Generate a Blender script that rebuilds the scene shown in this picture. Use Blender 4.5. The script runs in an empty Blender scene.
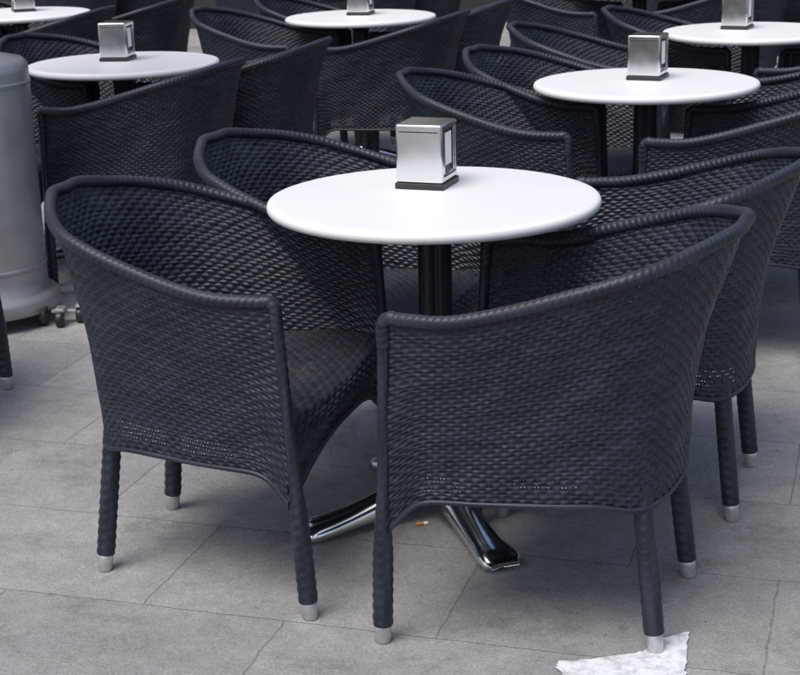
import bpy, math, random, bmesh
import numpy as np
from mathutils import Matrix, Vector
random.seed(7); rng=np.random.default_rng(7)
scene=bpy.context.scene
COL=scene.collection

# ---------------------------------------------------------------- helpers
def new_mesh(name, verts, faces, mat=None, smooth=True):
    me=bpy.data.meshes.new(name)
    me.from_pydata([tuple(map(float,v)) for v in verts],[],[tuple(map(int,f)) for f in faces])
    if smooth: me.polygons.foreach_set('use_smooth',[True]*len(me.polygons))
    if mat: me.materials.append(mat)
    me.update()
    return me
def add_obj(name, me, parent=None, loc=(0,0,0), rot=0.0):
    o=bpy.data.objects.new(name,me); COL.objects.link(o)
    o.location=loc; o.rotation_euler=(0,0,rot)
    if parent: o.parent=parent
    return o
def empty(name, loc=(0,0,0), rot=0.0):
    o=bpy.data.objects.new(name,None); COL.objects.link(o)
    o.location=loc; o.rotation_euler=(0,0,rot); o.empty_display_size=.1
    return o
def merge(parts):
    V=[];F=[];n=0
    for v,f in parts:
        V+=list(v); F+=[tuple(i+n for i in ff) for ff in f]; n+=len(v)
    return V,F
def lathe(profile, seg=64):
    V=[];F=[]
    for r,z in profile:
        for k in range(seg):
            a=2*math.pi*k/seg; V.append((r*math.cos(a),r*math.sin(a),z))
    for i in range(len(profile)-1):
        for k in range(seg):
            k2=(k+1)%seg
            F.append((i*seg+k,i*seg+k2,(i+1)*seg+k2,(i+1)*seg+k))
    if profile[0][0]>1e-4: F.append(tuple(range(seg-1,-1,-1)))
    if profile[-1][0]>1e-4: F.append(tuple((len(profile)-1)*seg+k for k in range(seg)))
    return V,F
def box(cx,cy,cz,sx,sy,sz):
    V=[(cx+sx/2*a,cy+sy/2*b,cz+sz/2*c) for a in(-1,1) for b in(-1,1) for c in(-1,1)]
    F=[(0,1,3,2),(4,6,7,5),(0,4,5,1),(2,3,7,6),(0,2,6,4),(1,5,7,3)]
    return V,F
def bevelled(me,w,seg=3):
    bm=bmesh.new(); bm.from_mesh(me)
    bmesh.ops.bevel(bm,geom=list(bm.edges),offset=w,segments=seg,profile=.5,affect='EDGES')
    bm.to_mesh(me); bm.free()
    me.update(); return me

# ---------------------------------------------------------------- materials
def mat_new(name):
    m=bpy.data.materials.new(name); m.use_nodes=True
    nt=m.node_tree; b=nt.nodes['Principled BSDF']
    return m,nt,b
def N(nt,t,**kw):
    n=nt.nodes.new(t)
    for k,v in kw.items(): setattr(n,k,v)
    return n
def simple(name,col,rough=.5,metal=0,noise=.1,scale=30,bump=0,rvar=.25):
    m,nt,b=mat_new(name)
    tc=N(nt,'ShaderNodeTexCoord'); no=N(nt,'ShaderNodeTexNoise'); no.inputs['Scale'].default_value=scale; no.inputs['Detail'].default_value=3
    nt.links.new(tc.outputs['Object'],no.inputs['Vector'])
    r=N(nt,'ShaderNodeValToRGB'); r.color_ramp.elements[0].position=.3; r.color_ramp.elements[1].position=.7
    r.color_ramp.elements[0].color=(*[c*(1-noise) for c in col],1); r.color_ramp.elements[1].color=(*[min(1,c*(1+noise)) for c in col],1)
    nt.links.new(no.outputs['Fac'],r.inputs['Fac']); nt.links.new(r.outputs['Color'],b.inputs['Base Color'])
    b.inputs['Metallic'].default_value=metal
    mr=N(nt,'ShaderNodeMapRange'); mr.inputs['To Min'].default_value=max(0.02,rough*(1-rvar)); mr.inputs['To Max'].default_value=min(1,rough*(1+rvar))
    nt.links.new(no.outputs['Fac'],mr.inputs['Value']); nt.links.new(mr.outputs['Result'],b.inputs['Roughness'])
    if bump:
        bp=N(nt,'ShaderNodeBump'); bp.inputs['Strength'].default_value=bump; bp.inputs['Distance'].default_value=.002
        nt.links.new(no.outputs['Fac'],bp.inputs['Height']); nt.links.new(bp.outputs['Normal'],b.inputs['Normal'])
    return m

def wicker_mat():
    m,nt,b=mat_new('woven_resin_wicker')
    at=N(nt,'ShaderNodeAttribute',attribute_name='strand')
    tc=N(nt,'ShaderNodeTexCoord'); geo=N(nt,'ShaderNodeNewGeometry')
    no=N(nt,'ShaderNodeTexNoise'); no.inputs['Scale'].default_value=14; no.inputs['Detail'].default_value=3
    nt.links.new(tc.outputs['Object'],no.inputs['Vector'])
    r=N(nt,'ShaderNodeValToRGB')
    r.color_ramp.elements[0].color=(.0075,.0105,.0175,1); r.color_ramp.elements[1].color=(.023,.031,.049,1)
    nt.links.new(at.outputs['Fac'],r.inputs['Fac'])
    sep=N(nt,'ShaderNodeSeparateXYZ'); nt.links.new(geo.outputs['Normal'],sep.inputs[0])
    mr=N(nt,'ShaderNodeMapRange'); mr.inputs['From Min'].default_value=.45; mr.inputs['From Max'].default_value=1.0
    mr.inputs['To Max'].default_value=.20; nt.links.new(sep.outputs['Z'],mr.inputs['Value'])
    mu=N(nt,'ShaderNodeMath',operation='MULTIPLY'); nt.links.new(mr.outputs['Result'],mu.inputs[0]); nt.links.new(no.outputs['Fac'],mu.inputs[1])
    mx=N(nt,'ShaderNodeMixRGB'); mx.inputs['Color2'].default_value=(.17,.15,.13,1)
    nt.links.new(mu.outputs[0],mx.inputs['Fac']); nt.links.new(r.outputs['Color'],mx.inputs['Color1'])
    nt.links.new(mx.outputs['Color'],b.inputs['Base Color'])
    b.inputs['Specular IOR Level'].default_value=.42
    rr=N(nt,'ShaderNodeMapRange'); rr.inputs['To Min'].default_value=.34; rr.inputs['To Max'].default_value=.56
    nt.links.new(no.outputs['Fac'],rr.inputs['Value']); nt.links.new(rr.outputs['Result'],b.inputs['Roughness'])
    return m
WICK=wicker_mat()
CAP=simple('brushed_aluminium_cap',(.55,.55,.56),.38,.7,.14,90)
CHROME=simple('polished_chrome',(.90,.91,.92),.15,1,.02,20)
STEEL=simple('dispenser_steel',(.74,.75,.76),.2,1,.04,25)
BLACKP=simple('black_plastic',(.018,.018,.021),.4,0,.2,60)
POLE=simple('black_painted_column',(.010,.013,.018),.38,0,.2,40)
TOP=simple('white_laminate_top',(.80,.81,.82),.42,0,.012,5,0,.08)
NAP=simple('paper_napkin',(.80,.80,.79),.9,0,.05,80,.3)
RUBBER=simple('rubber_pad',(.02,.02,.02),.8,0,.2,60)

def set_attr(me,vals):
    a=me.attributes.new('strand','FLOAT','POINT'); a.data.foreach_set('value',np.asarray(vals,dtype=np.float32))

# ---------------------------------------------------------------- chair geometry
def catmull(C,n=40):
    C=np.array(C,float); E=np.vstack([2*C[0]-C[1],C,2*C[-1]-C[-2]]); out=[]
    for i in range(1,len(E)-2):
        for t in np.arange(0,1,1/n):
            p0,p1,p2,p3=E[i-1:i+3]
            out.append(.5*((2*p1)+(-p0+p2)*t+(2*p0-5*p1+4*p2-p3)*t*t+(-p0+3*p1-3*p2+p3)*t**3))
    out.append(C[-1]); return np.array(out)
def mirror(C): return C+[(a,-b,c) for a,b,c in C[-2::-1]]
def resample(P,n):
    d=np.r_[0,np.cumsum(np.linalg.norm(np.diff(P,axis=0),axis=1))]; t=np.linspace(0,d[-1],n)
    return np.stack([np.interp(t,d,P[:,k]) for k in range(3)],1)
ZB=.294
RIMC=mirror([(.459,.307,.636),(.297,.321,.65),(.031,.261,.725),(-.093,.09,.766),(-.108,0,.770)])
BOTC=mirror([(.476,.291,ZB),(.27,.262,ZB),(.085,.210,ZB),(.010,.140,ZB),(-.010,0,ZB)])
RIM=resample(catmull(RIMC),801); BOT=resample(catmull(BOTC),801)
BOT[:,2]-=.060*np.exp(-((.478-BOT[:,0])/.045)**2)
BOT[:,2]-=.016*np.exp(-((BOT[:,0]-.03)/.05)**2)
UU=np.linspace(0,1,801)
def shell(U,V):
    R=np.stack([np.interp(U,UU,RIM[:,k]) for k in range(3)],-1)
    B=np.stack([np.interp(U,UU,BOT[:,k]) for k in range(3)],-1)
    m=np.sin(np.pi*U)**.6; p=1+.95*m
    g=(V**p)[...,None]
    P=B+(R-B)*g
    P[...,2]=B[...,2]+(R[...,2]-B[...,2])*V
    return P
def weave(name,posf,nst,nrow,ku=6,kv=4,amp=.0019,hole=None,flip=False):
    """strand rows running over one stake and under the next, alternate rows offset"""
    iu=np.arange(nst*ku+1); iv=np.arange(nrow*kv+1)
    U,V=np.meshgrid(iu/(nst*ku),iv/(nrow*kv),indexing='ij')
    P=posf(U,V)
    du=np.gradient(P,axis=0); dv=np.gradient(P,axis=1)
    n=np.cross(du,dv); n/=np.linalg.norm(n,axis=-1,keepdims=True)+1e-12
    if flip: n=-n
    a=U*nst; rowf=V*nrow; row=np.floor(rowf+1e-6); fr=np.clip(rowf-row,0,1)
    ph=(a+row)%2.0; x=np.minimum(ph,2-ph)
    c=1-2/(1+np.exp(-(x-.68)/.08)); c=np.where(c>0,c*(1-.25*x*x),c)
    w=np.clip(np.sin(np.pi*fr),0,1)**.45
    stv=rng.normal(0,1,(nst+2,nrow+2)); rowv=rng.normal(0,1,nrow+2)
    jit=1+.13*stv[np.clip(np.round(a).astype(int),0,nst+1),row.astype(int)]
    d=amp*(w*c*jit-.9*(1-w))
    # gentle unevenness of the hand-made panel
    d=d+.0018*np.sin(a*.17+1.3)*np.sin(rowf*.19+.4)+.0011*np.sin(a*.41-rowf*.33)
    P=P+n*d[...,None]
    P[...,2]+=.0011*np.sin(a*.63+rowf*1.7)+.0010*np.sin(a*.21-rowf*.9)
    val=.5+.21*stv[np.clip(np.round(a/2).astype(int),0,nst+1),row.astype(int)]+.12*rowv[row.astype(int)]
    nu,nv=len(iu),len(iv)
    I,J=np.meshgrid(np.arange(nu-1),np.arange(nv-1),indexing='ij')
    keep=np.ones(I.shape,bool)
    if hole is not None:
        cell=((I+.5)/ku+np.floor((J+.5)/kv))%2
        xx=np.minimum(cell,2-cell)
        cand=(np.abs(xx-.75)<.09)
        edge=(J%kv==0)
        pr=hole((I+.5)/(nu-1),(J+.5)/(nv-1))
        keep=~(cand&edge&(rng.random(I.shape)<pr))
    idx=lambda i,j:i*nv+j
    Fq=np.stack([idx(I,J),idx(I+1,J),idx(I+1,J+1),idx(I,J+1)],-1)[keep]
    if flip: Fq=Fq[:,::-1]
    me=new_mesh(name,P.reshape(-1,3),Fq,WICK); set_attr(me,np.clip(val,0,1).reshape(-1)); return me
def tube(path,rad,seg,ridge,wrap=.012):
    P=np.array(path); T=np.gradient(P,axis=0); T/=np.linalg.norm(T,axis=1,keepdims=True)
    s=np.r_[0,np.cumsum(np.linalg.norm(np.diff(P,axis=0),axis=1))]
    ref=np.array([0,0,1.]) if abs(T[len(T)//2][2])<.8 else np.array([1.,0,0])
    A=np.cross(T,ref)
    for i in range(len(A)):
        if np.linalg.norm(A[i])<.25 and i>0: A[i]=A[i-1]
        A[i]-=T[i]*np.dot(A[i],T[i]); A[i]/=np.linalg.norm(A[i])
        if i>0 and np.dot(A[i],A[i-1])<0: A[i]*=-1
    B=np.cross(T,A); V=[];F=[];vals=[]
    for i in range(len(P)):
        for k in range(seg):
            ph=2*math.pi*k/seg; r=rad(i/(len(P)-1))*ridge(s[i],ph)
            V.append(P[i]+A[i]*r*math.cos(ph)+B[i]*r*math.sin(ph))
            vals.append(.5+.34*math.sin(int(s[i]/wrap)*12.9+k//3*4.1))
    for i in range(len(P)-1):
        for k in range(seg):
            k2=(k+1)%seg; F.append((i*seg+k,i*seg+k2,(i+1)*seg+k2,(i+1)*seg+k))
    F.append(tuple(range(seg-1,-1,-1))); F.append(tuple((len(P)-1)*seg+k for k in range(seg)))
    return V,F,vals
def tubes_mesh(name,lst,mat=None):
    V=[];F=[];vals=[];n=0
    for v,f,a in lst:
        V+=v; F+=[tuple(i+n for i in q) for q in f]; n+=len(v); vals+=a
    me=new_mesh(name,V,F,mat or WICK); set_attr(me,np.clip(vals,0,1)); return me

hole=lambda u,v: np.where((v>.88)&(v<.97)&(u>.2)&(u<.8),.55,np.where((v>.06)&(v<.14)&(u>.05)&(u<.95),.9,.004))
ME_SHELL=weave('shell',shell,108,46,ku=6,kv=4,hole=hole,flip=True)
SEATZ=.410
def seatcurve(u):
    z0=np.interp(u,UU,BOT[:,2]); z1=np.interp(u,UU,RIM[:,2])
    return shell(u,(SEATZ-z0)/(z1-z0))
def seat(U,V):
    u=.5-.5*V**.8*1.0
    L=seatcurve(u); R=seatcurve(1-u)
    P=L+(R-L)*U[...,None]
    x=2*U-1
    P[...,0]+=.022*(1-x**2)*V**3
    P[...,2]=SEATZ+.010*(1-x**2)*(1-V**4)-.012*np.clip((V-.93)/.07,0,1)**2
    return P
ME_SEAT=weave('seat',seat,34,42,ku=5,kv=4,amp=.0017,flip=False)
FE=seat(np.linspace(0,1,201),np.ones(201))
def apron(U,V):
    T=np.stack([np.interp(U,np.linspace(0,1,201),FE[:,k]) for k in range(3)],-1)
    x=2*U-1
    zb=.325-.095*np.abs(x)**2.4
    P=T.copy(); P[...,2]=T[...,2]+(zb-T[...,2])*V
    P[...,0]=T[...,0]+.010*np.sin(np.pi*np.clip(V*1.4,0,1))-.002
    return P
ME_APRON=weave('front_apron',apron,34,10,ku=5,kv=4,amp=.0019)
def corner_path():
    a=np.array([.4625,.3035,.585]); b=RIM[0]
    return catmull([a,b+np.array([.003,-.001,-.022]),b+np.array([.001,0,-.006]),RIM[5]+np.array([-.002,0,.0025]),RIM[12]],14)
cp=corner_path()
rimp=list(cp[:-1])+[p for p in RIM[12:-12]]+[p*np.array([1,-1,1]) for p in cp[::-1][1:]]
rimp=resample(np.array(rimp),1100)
def rim_r(s,ph):
    w=.0135+.0012*math.sin(s*31); fr=((s+.006*math.sin(ph+.6))/.0135)%1.0; x=min(fr,1-fr)
    return 1-.11*math.exp(-(x/.16)**2)+.035*math.sin(s*37+ph)*math.sin(s*11)
T_RIM=tube(rimp,lambda t:.0128,16,rim_r,.0135)
botp=resample(BOT[4:-4],400)
T_BOT=tube(botp,lambda t:.0055,8,rim_r,.0135)
ap=apron(np.linspace(0.02,.98,150),np.ones(150))
T_AP=tube(ap,lambda t:.0055,8,rim_r,.0135)
ME_RIM=tubes_mesh('rim_binding',[T_RIM,T_BOT,T_AP])
def leg_r(s,ph):
    row=int(s/.0108); fr=s/.0108-row
    x=(3*ph/math.pi+row)%2.0; x=min(x,2-x)
    c=1-2/(1+math.exp(-(x-.68)/.12))
    return 1+.050*(max(0,math.sin(math.pi*fr))**.45)*c-.01
legs=[];caps=[]
def leg(foot,top,rf,n):
    f=np.array([*foot,0.]); t=np.array(top); d=(t-f)
    a=f+d*(.038/d[2])
    pts=np.array([a+(t-a)*k/n for k in range(n+1)])
    legs.append(tube(pts,rf,30,leg_r,.0108))
    cp=[]
    for z,r in((0.0,.0125),(.003,.0150),(.03,.0162),(.040,.0170),(.0405,.0120)):
        cp.append((f+d*(z/d[2]),r))
    V=[];F=[]
    for c,r in cp:
        for k in range(24):
            ph=2*math.pi*k/24; V.append(c+np.array([r*math.cos(ph),r*math.sin(ph),0]))
    for i in range(len(cp)-1):
        for k in range(24):
            k2=(k+1)%24; F.append((i*24+k,i*24+k2,(i+1)*24+k2,(i+1)*24+k))
    F.append(tuple(range(23,-1,-1))); caps.append((V,F))
def front_r(t):
    return .0188+(.0108-.0188)*min(1,max(0,(t-.26)/.24))
for sg in(1,-1):
    leg((.491,.277*sg),(.4625,.3035*sg,.60),front_r,230)
    leg((0,.169*sg),(.036,.150*sg,.315),lambda t:.0188,115)
ME_LEGS=tubes_mesh('legs',legs)
V,F=merge(caps); ME_CAPS=new_mesh('foot_caps',V,F,CAP)

def armchair(x,y,th):
    e=empty('wicker_armchair',(x,y,0),th)
    for nm,me in(('shell',ME_SHELL),('seat',ME_SEAT),('front_apron',ME_APRON),('rim_binding',ME_RIM),('legs',ME_LEGS),('foot_caps',ME_CAPS)):
        add_obj(nm,me,e)
    return e

# ---------------------------------------------------------------- table
HT=.721
prof=[(.0,HT-.026),(.30,HT-.026),(.338,HT-.025),(.346,HT-.022),(.3495,HT-.016),(.350,HT-.011),(.3488,HT-.006),(.346,HT-.0022),(.340,HT-.0004),(.330,HT),(.0,HT)]
V,F=lathe(prof,128); ME_TOP=new_mesh('table_top',V,F,TOP)
sec=[]
for k in range(48):
    a=2*math.pi*k/48; r=.036*(abs(math.cos(a))**4+abs(math.sin(a))**4)**(-.25)
    m_=a%math.pi; r*=1-.16*math.exp(-((m_-math.pi/2)/.12)**2)
    sec.append((r*math.cos(a),r*math.sin(a)))
V=[];F=[]
for z in (.075,.69):
    for s in sec: V.append((s[0],s[1],z))
for k in range(48): F.append((k,(k+1)%48,48+(k+1)%48,48+k))
pl=lathe([(.042,.66),(.05,.680),(.12,.686),(.12,.6925)],48)
V,F=merge([(V,F),pl]); ME_COL=new_mesh('column',V,F,POLE)
parts=[];pads=[]
prof_r=[.02,.05,.08,.12,.17,.22,.26,.295,.322,.332]
topz=[.112,.108,.100,.086,.068,.053,.045,.040,.034,.022]
wid=[.038,.037,.035,.033,.034,.037,.041,.045,.043,.032]
botz=[.060,.056,.050,.040,.028,.020,.014,.010,.009,.010]
ns=17
for q in range(4):
    a=math.radians(202+90*q); ca,sa=math.cos(a),math.sin(a); V=[];F=[]
    for r,tz,w,bz in zip(prof_r,topz,wid,botz):
        for k in range(ns):
            t=k/(ns-1)*math.pi; lx=w*math.copysign(abs(math.cos(t))**.8,math.cos(t)); h=(math.sin(t))**.6
            z=bz+(tz-bz)*h
            V.append((r*ca-lx*sa,r*sa+lx*ca,z))
    m=len(prof_r)
    for i in range(m-1):
        for k in range(ns-1): F.append((i*ns+k,(i+1)*ns+k,(i+1)*ns+k+1,i*ns+k+1))
        F.append((i*ns+ns-1,(i+1)*ns+ns-1,(i+1)*ns,i*ns))
    F.append(tuple((m-1)*ns+k for k in range(ns)))
    parts.append((V,F))
    pv,pf=lathe([(.016,.0),(.018,.002),(.016,.012)],20)
    pads.append(([(v[0]+.300*ca,v[1]+.300*sa,v[2]) for v in pv],pf))
parts.append(lathe([(.050,.05),(.060,.085),(.062,.112),(.058,.120),(.050,.123)],48))
V,F=merge(parts); ME_BASE=new_mesh('chrome_base',V,F,CHROME)
V,F=merge(pads); ME_PADS=new_mesh('foot_pads',V,F,RUBBER)
def table(x,y,rot=0):
    e=empty('cafe_table',(x,y,0),rot)
    for nm,me in(('table_top',ME_TOP),('column',ME_COL),('chrome_base',ME_BASE),('foot_pads',ME_PADS)): add_obj(nm,me,e)
    return e

# ---------------------------------------------------------------- napkin dispenser
W,D,Hh=.104,.108,.126
V,F=box(0,0,.013+Hh/2,W,D,Hh)
ME_ND=new_mesh('steel_housing',V,F,STEEL,False)
bm=bmesh.new(); bm.from_mesh(ME_ND)
bmesh.ops.bevel(bm,geom=[e for e in bm.edges],offset=.005,segments=4,profile=.5,affect='EDGES')
side=[f for f in bm.faces if abs(f.normal.x)>.99 and f.calc_area()>.003]
bmesh.ops.inset_individual(bm,faces=side,thickness=.010,depth=0)
bmesh.ops.inset_individual(bm,faces=side,thickness=.001,depth=-.008)
bm.to_mesh(ME_ND); bm.free()
for p in ME_ND.polygons: p.use_smooth = p.area<.0004
V,F=box(0,0,.0065,.109,.113,.013); ME_NB=bevelled(new_mesh('plinth',V,F,BLACKP,False),.002,2)
nv=[];pp=[];bk=[]
for sg in(1,-1):
    bk.append(box(sg*(W/2-.0072),0,.013+Hh/2,.001,D-.033,Hh-.033))
    nv.append(box(sg*(W/2-.0050),.004,.013+Hh/2+.006,.003,.040,Hh-.056))
    pp+= [box(sg*(W/2-.0025),-.033,.013+Hh/2,.0025,.010,Hh-.036),box(sg*(W/2-.0025),.035,.013+Hh/2,.0025,.008,Hh-.036)]
V,F=merge(nv); ME_NN=bevelled(new_mesh('napkins',V,F,NAP,False),.0006,1)
V,F=merge(pp); ME_NF=bevelled(new_mesh('holding_flaps',V,F,STEEL,False),.0008,1)
V,F=merge(bk); ME_BK=new_mesh('dark_interior',V,F,BLACKP,False)
V,F=merge([box(0,-D/2-.0004,.013+Hh-.016,W-.018,.0016,.0022),box(0,D/2+.0004,.013+Hh-.016,W-.018,.0016,.0022)])
ME_SE=new_mesh('lid_seam',V,F,BLACKP,False)
def dispenser(x,y,rot):
    e=empty('napkin_dispenser',(x,y,HT+.0005),rot)
    for nm,me in(('steel_housing',ME_ND),('plinth',ME_NB),('napkins',ME_NN),('holding_flaps',ME_NF),('dark_interior',ME_BK),('lid_seam',ME_SE)): add_obj(nm,me,e)

# ---------------------------------------------------------------- layout
SETS=[
 (.078,3.272,(-.010,.120,-20),[(0,0,0)]*4),
 (.788,4.970,(.015,.06,-24),[(0,0,0)]*4),
 (-.986,5.866,(-.03,.07,-8),[(-.07,0,0),(0,0,0),(0,0,0),(-.05,0,.05)]),
 (-.143,7.477,(0,.06,-14),[(-.08,0,0),(0,0,0),(0,.1,.1),(-.1,0,0)]),
 (1.43,6.39,(-.04,.08,-26),[(0,0,0),(-.2,0,0),(0,0,.05),(0,0,0)]),
 (-1.87,8.15,(0,.08,20),[(0,0,0),(0,0,0),(0,0,.1),(.05,0,0)]),
 (1.33,8.65,(0,.08,-9),[(0,.05,0),(0,0,0),(0,0,.1),(.05,0,0)]),
 (-.35,10.2,(0,.08,66),[(0,.05,.1),(0,0,0),(0,0,.1),(.05,0,0)]),
 (2.9,9.4,(0,.08,66),[(0,.05,.1),(0,0,0),(0,0,.1),(.05,0,0)]),
 (-2.3,11.0,(0,.08,66),[(0,.05,.1),(0,0,0),(0,0,.1),(.05,0,0)]),
 (1.5,11.2,(0,.08,66),[(0,.05,.1),(0,0,0),(0,0,.1),(.05,0,0)]),
]
REL=[(.432,-.506,2.785),(-.654,-.083,-.296),(-.413,.496,-.439),(.691,.085,2.805)]
for i,(tx,ty,dn,tw) in enumerate(SETS):
    table(tx,ty,random.uniform(-.4,.4) if i else 0)
    dispenser(tx+dn[0],ty+dn[1],math.radians(dn[2]))
    for (rx,ry,rt),(a,b,c) in zip(REL,tw):
        j=0 if i==0 else 1
        armchair(tx+rx+a+j*random.uniform(-.012,.012),ty+ry+b+j*random.uniform(-.012,.012),rt+c+j*random.uniform(-.05,.05))
armchair(-1.60,3.98,0.0)

# ---------------------------------------------------------------- patio heater at the left
HM=simple('grey_coated_steel',(.33,.34,.355),.36,.5,.08,12)
HP=simple('brushed_steel_post',(.55,.55,.56),.3,1,.05,20)
h=empty('patio_heater',(-1.345,5.0,0))
V,F=lathe([(.235,.045),(.240,.05),(.240,.085),(.225,.10),(.205,.105),(.203,.16),(.203,.80),(.200,.825),(.185,.84),(.05,.87),(.035,.875)],72)
add_obj('tank_housing',new_mesh('tank_housing',V,F,HM),h)
V,F=merge([lathe([(.2035,.18),(.2055,.182),(.2055,.192),(.2035,.194)],72),lathe([(.2035,.76),(.2055,.762),(.2055,.772),(.2035,.774)],72)])
add_obj('housing_bands',new_mesh('housing_bands',V,F,HM),h)
V,F=lathe([(.030,.87),(.030,2.0),(.075,2.01),(.075,2.22),(.06,2.24)],32)
add_obj('post_and_burner',new_mesh('post_and_burner',V,F,HP),h)
V,F=lathe([(.40,2.24),(.405,2.25),(.30,2.30),(.12,2.34),(.0,2.35)],64)
add_obj('reflector_hood',new_mesh('reflector_hood',V,F,HP),h)
parts=[]
for a in(-25,-75,-160,100):
    cx,cy=.225*math.cos(math.radians(a)),.225*math.sin(math.radians(a))
    v,f=lathe([(.012,-.012),(.028,-.012),(.030,-.008),(.030,.008),(.028,.012),(.012,.012)],24)
    parts.append(([(cx+p[2]*1.0,cy+p[0],.030+p[1]) for p in v],f))
    parts.append(box(cx,cy,.052,.034,.03,.02))
v,f=lathe([(.010,-.011),(.024,-.011),(.026,-.008),(.026,.008),(.024,.011),(.010,.011)],24)
parts.append(([(.318+p[2],-.07+p[0],.026+p[1]) for p in v],f))
parts.append(([(.262+p[2],-.12+p[0],.026+p[1]) for p in v],f))
V,F=merge(parts); add_obj('castors',new_mesh('castors',V,F,BLACKP),h)
parts=[box(.275,-.07,.040,.10,.022,.012),box(.262,-.10,.054,.03,.05,.012),box(.318,-.07,.058,.022,.045,.010)]
V,F=merge(parts); add_obj('castor_bracket',bevelled(new_mesh('castor_bracket',V,F,CAP,False),.003,2),h)

# ---------------------------------------------------------------- ground
def ground_mat():
    m,nt,b=mat_new('stone_paving')
    tc=N(nt,'ShaderNodeTexCoord'); mp=N(nt,'ShaderNodeMapping'); mp.inputs['Rotation'].default_value=(0,0,math.radians(17)); mp.inputs['Location'].default_value=(.13,.21,0)
    nt.links.new(tc.outputs['Object'],mp.inputs['Vector'])
    wob=N(nt,'ShaderNodeTexNoise'); wob.inputs['Scale'].default_value=16; wob.inputs['Detail'].default_value=5
    nt.links.new(mp.outputs['Vector'],wob.inputs['Vector'])
    vm=N(nt,'ShaderNodeVectorMath',operation='MULTIPLY_ADD'); vm.inputs[1].default_value=(.012,.012,0)
    nt.links.new(wob.outputs['Color'],vm.inputs[0]); nt.links.new(mp.outputs['Vector'],vm.inputs[2])
    br=N(nt,'ShaderNodeTexBrick'); br.offset=.5
    br.inputs['Scale'].default_value=1; br.inputs['Brick Width'].default_value=.6; br.inputs['Row Height'].default_value=.4
    br.inputs['Mortar Size'].default_value=.0034; br.inputs['Mortar Smooth'].default_value=1.0; br.inputs['Bias'].default_value=0
    br.inputs['Color1'].default_value=(.288,.289,.292,1); br.inputs['Color2'].default_value=(.335,.334,.334,1); br.inputs['Mortar'].default_value=(.215,.214,.213,1)
    nt.links.new(vm.outputs[0],br.inputs['Vector'])
    def noise(s,d=4,r=.6,dist=0):
        n=N(nt,'ShaderNodeTexNoise'); n.inputs['Scale'].default_value=s; n.inputs['Detail'].default_value=d; n.inputs['Roughness'].default_value=r; n.inputs['Distortion'].default_value=dist
        nt.links.new(tc.outputs['Object'],n.inputs['Vector']); return n
    def ramp(src,p0,p1,c0,c1):
        r=N(nt,'ShaderNodeValToRGB'); r.color_ramp.elements[0].position=p0; r.color_ramp.elements[1].position=p1
        c0=c0 if isinstance(c0,tuple) else (c0,c0,c0); c1=c1 if isinstance(c1,tuple) else (c1,c1,c1)
        r.color_ramp.elements[0].color=(*c0,1); r.color_ramp.elements[1].color=(*c1,1)
        nt.links.new(src,r.inputs['Fac']); return r
    col=br.outputs['Color']
    def mul(c,other):
        x=N(nt,'ShaderNodeMixRGB',blend_type='MULTIPLY'); x.inputs['Fac'].default_value=1
        nt.links.new(c,x.inputs['Color1']); nt.links.new(other,x.inputs['Color2']); return x.outputs['Color']
    n1=noise(1.7,4,.65,.3); n2=noise(13,6,.78); n3=noise(190,3,.8); n4=noise(4.5,8,.8,.4); n5=noise(60,3,.8)
    col=mul(col,ramp(n1.outputs['Fac'],.3,.7,(.82,.82,.83),(1.12,1.115,1.10)).outputs['Color'])
    col=mul(col,ramp(n2.outputs['Fac'],.3,.7,.82,1.14).outputs['Color'])
    col=mul(col,ramp(n5.outputs['Fac'],.32,.68,.88,1.10).outputs['Color'])
    col=mul(col,ramp(n3.outputs['Fac'],.34,.66,.70,1.24).outputs['Color'])
    col=mul(col,ramp(n4.outputs['Fac'],.34,.47,(.72,.71,.70),1.0).outputs['Color'])
    vo=N(nt,'ShaderNodeTexVoronoi'); vo.inputs['Scale'].default_value=4.3; nt.links.new(wob.outputs['Color'],vo.inputs['Vector'])
    vo2=N(nt,'ShaderNodeTexVoronoi'); vo2.inputs['Scale'].default_value=5.1; nt.links.new(vm.outputs[0],vo2.inputs['Vector'])
    col=mul(col,ramp(vo2.outputs['Distance'],.03,.075,.70,1.0).outputs['Color'])
    nt.links.new(col,b.inputs['Base Color']); b.inputs['Roughness'].default_value=.8
    ad=N(nt,'ShaderNodeMath',operation='MULTIPLY_ADD'); ad.inputs[1].default_value=-1.2
    nt.links.new(br.outputs['Fac'],ad.inputs[0]); nt.links.new(n3.outputs['Fac'],ad.inputs[2])
    bp=N(nt,'ShaderNodeBump'); bp.inputs['Strength'].default_value=.7; bp.inputs['Distance'].default_value=.002
    nt.links.new(ad.outputs[0],bp.inputs['Height']); nt.links.new(bp.outputs['Normal'],b.inputs['Normal'])
    return m
me=new_mesh('pavement',[(-60,-40,0),(60,-40,0),(60,100,0),(-60,100,0)],[(0,1,2,3)],ground_mat(),False)
add_obj('pavement',me)

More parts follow.
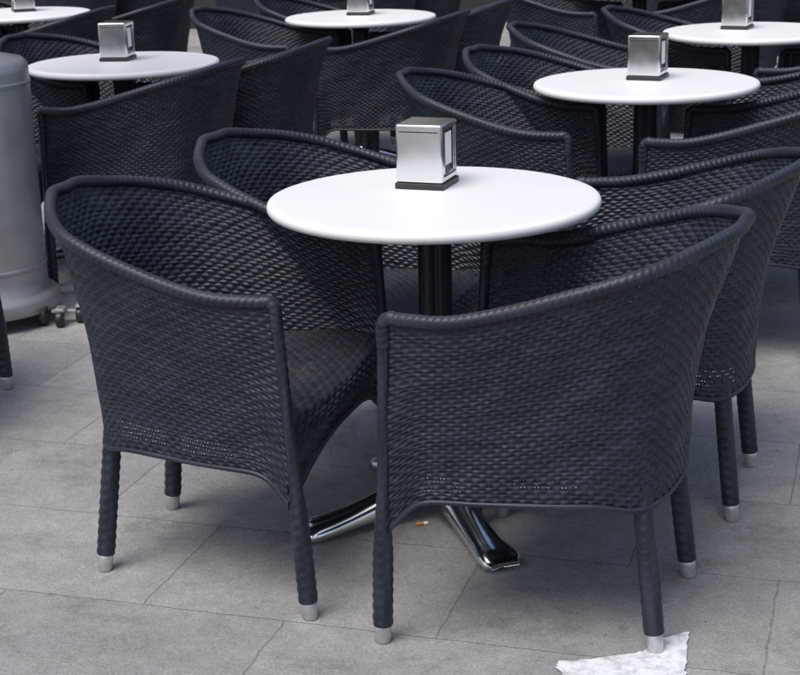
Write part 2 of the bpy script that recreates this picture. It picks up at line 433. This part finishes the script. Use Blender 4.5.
poly=[(.525,2.678),(.455,2.648),(.43,2.605),(.36,2.588),(.30,2.575),(.272,2.578),(.262,2.555),(.285,2.50),(.27,2.42),(.30,2.36),(.45,2.35),(.47,2.41),(.487,2.5),(.505,2.60)]
pts=[]
for i in range(len(poly)):
    a=np.array(poly[i]); b_=np.array(poly[(i+1)%len(poly)])
    for t in np.arange(0,1,.1): pts.append(a+(b_-a)*t+rng.normal(0,.0016,2))
V=[(p[0],p[1],.004) for p in pts]
F=[tuple(range(len(pts)))]
m,nt,b=mat_new('white_road_paint'); b.inputs['Roughness'].default_value=.7
tc=N(nt,'ShaderNodeTexCoord'); no=N(nt,'ShaderNodeTexNoise'); no.inputs['Scale'].default_value=28; no.inputs['Detail'].default_value=8; no.inputs['Roughness'].default_value=.78
nt.links.new(tc.outputs['Object'],no.inputs['Vector'])
r=N(nt,'ShaderNodeValToRGB'); r.color_ramp.elements[0].position=.36; r.color_ramp.elements[1].position=.54
r.color_ramp.elements[0].color=(.40,.41,.43,1); r.color_ramp.elements[1].color=(.74,.77,.81,1)
nt.links.new(no.outputs['Fac'],r.inputs['Fac']); nt.links.new(r.outputs['Color'],b.inputs['Base Color'])
me=new_mesh('white_paint_mark',V,F,m,False)
bm=bmesh.new(); bm.from_mesh(me); bmesh.ops.triangulate(bm,faces=list(bm.faces))
for f in bm.faces:
    if f.normal.z<0: f.normal_flip()
bm.to_mesh(me); bm.free()
add_obj('white_paint_mark',me)

ce=empty('cigarette_butt',(.035,3.215,.0045),math.radians(12))
def hcyl(x0,x1,r):
    v,f=lathe([(r*.9,x0),(r,x0+.0005),(r,x1-.0005),(r*.9,x1)],16); return [(p[2],p[0],p[1]) for p in v],f
V,F=hcyl(-.012,.006,.0042); add_obj('filter',new_mesh('filter',V,F,simple('cork_filter_paper',(.55,.22,.07),.8,0,.2,300)),ce)
V,F=hcyl(.006,.016,.0039); add_obj('paper',new_mesh('paper',V,F,NAP),ce)

# scattered grit and crumbs, one object
V=[];F=[]
for k in range(420):
    x=random.uniform(-1.6,1.8); y=random.uniform(2.2,6.0); r=random.choice([.0010,.0014,.0018,.0025])*random.uniform(.7,1.3)
    n=len(V); th=random.uniform(0,6.3); e=random.uniform(.5,1)
    for a in range(5):
        t=th+a*2*math.pi/5; V.append((x+r*math.cos(t),y+r*e*math.sin(t),.0003))
    V.append((x,y,r*.8+.0003))
    for a in range(5): F.append((n+a,n+(a+1)%5,n+5))
add_obj('grit',new_mesh('grit',V,F,simple('grit',(.12,.105,.09),.9,0,.5,3)))

# ---------------------------------------------------------------- cafe building beyond the terrace
WALL=simple('rendered_wall',(.26,.24,.22),.85,0,.12,6,.4)
GL=simple('window_glass',(.02,.024,.028),.06,0,.1,3)
FRM=simple('dark_window_frame',(.03,.03,.032),.4,0,.1,20)
cb=empty('cafe_building',(0,14.5,0))
parts=[box(0,.3,4.6,24,.6,3.2)]
for k in range(7): parts.append(box(-12+4*k,.3,1.5,.7,.6,3.0))
V,F=merge(parts); add_obj('walls',new_mesh('walls',V,F,WALL,False),cb)
parts=[];fp=[]
for k in range(6):
    x=-10+4*k; parts.append(box(x,.25,1.65,3.1,.03,2.5)); fp.append(box(x,.25,.2,3.28,.2,.4)); fp.append(box(x,.22,2.95,3.28,.1,.09))
    for dx in(-1.6,-.55,.55,1.6): fp.append(box(x+dx,.21,1.65,.07,.09,2.5))
for k in range(6):
    parts.append(box(-10+4*k,-.012,4.7,1.3,.02,1.7))
    for dx in(-.69,0,.69): fp.append(box(-10+4*k+dx,-.03,4.7,.07,.06,1.72))
V,F=merge(parts); add_obj('windows',new_mesh('windows',V,F,GL,False),cb)
V,F=merge(fp); add_obj('window_frames',new_mesh('window_frames',V,F,FRM,False),cb)

# ---------------------------------------------------------------- light
el,az=math.radians(60),math.radians(215)
w=bpy.data.worlds.new('World'); scene.world=w; w.use_nodes=True; nt=w.node_tree
bg=nt.nodes['Background']; sky=nt.nodes.new('ShaderNodeTexSky'); sky.sky_type='NISHITA'; sky.sun_disc=False
sky.sun_elevation=el; sky.sun_rotation=az; sky.air_density=1.0; sky.dust_density=4.0; sky.ozone_density=1.0
nt.links.new(sky.outputs['Color'],bg.inputs['Color']); bg.inputs['Strength'].default_value=.15
L=bpy.data.lights.new('sun','SUN'); L.energy=2.15; L.angle=math.radians(38); L.color=(1,.975,.94)
lo=bpy.data.objects.new('sun',L); COL.objects.link(lo)
d=Vector((math.sin(az)*math.cos(el),math.cos(az)*math.cos(el),math.sin(el)))
lo.rotation_euler=d.to_track_quat('Z','Y').to_euler(); lo.location=(0,0,10)

# ---------------------------------------------------------------- camera
cd=bpy.data.cameras.new('camera'); cam=bpy.data.objects.new('camera',cd); COL.objects.link(cam)
cd.sensor_width=36; cd.lens=1587.5/800*36; cd.clip_end=500; cd.clip_start=.05
cd.dof.use_dof=True; cd.dof.focus_distance=3.15; cd.dof.aperture_fstop=14
cam.matrix_world=Matrix.Translation((0,0,1.389))@Matrix.Rotation(math.pi/2-.2897,4,'X')@Matrix.Rotation(-.0265,4,'Z')
scene.camera=cam
scene.view_settings.view_transform='Standard'; scene.view_settings.look='None'; scene.view_settings.exposure=0
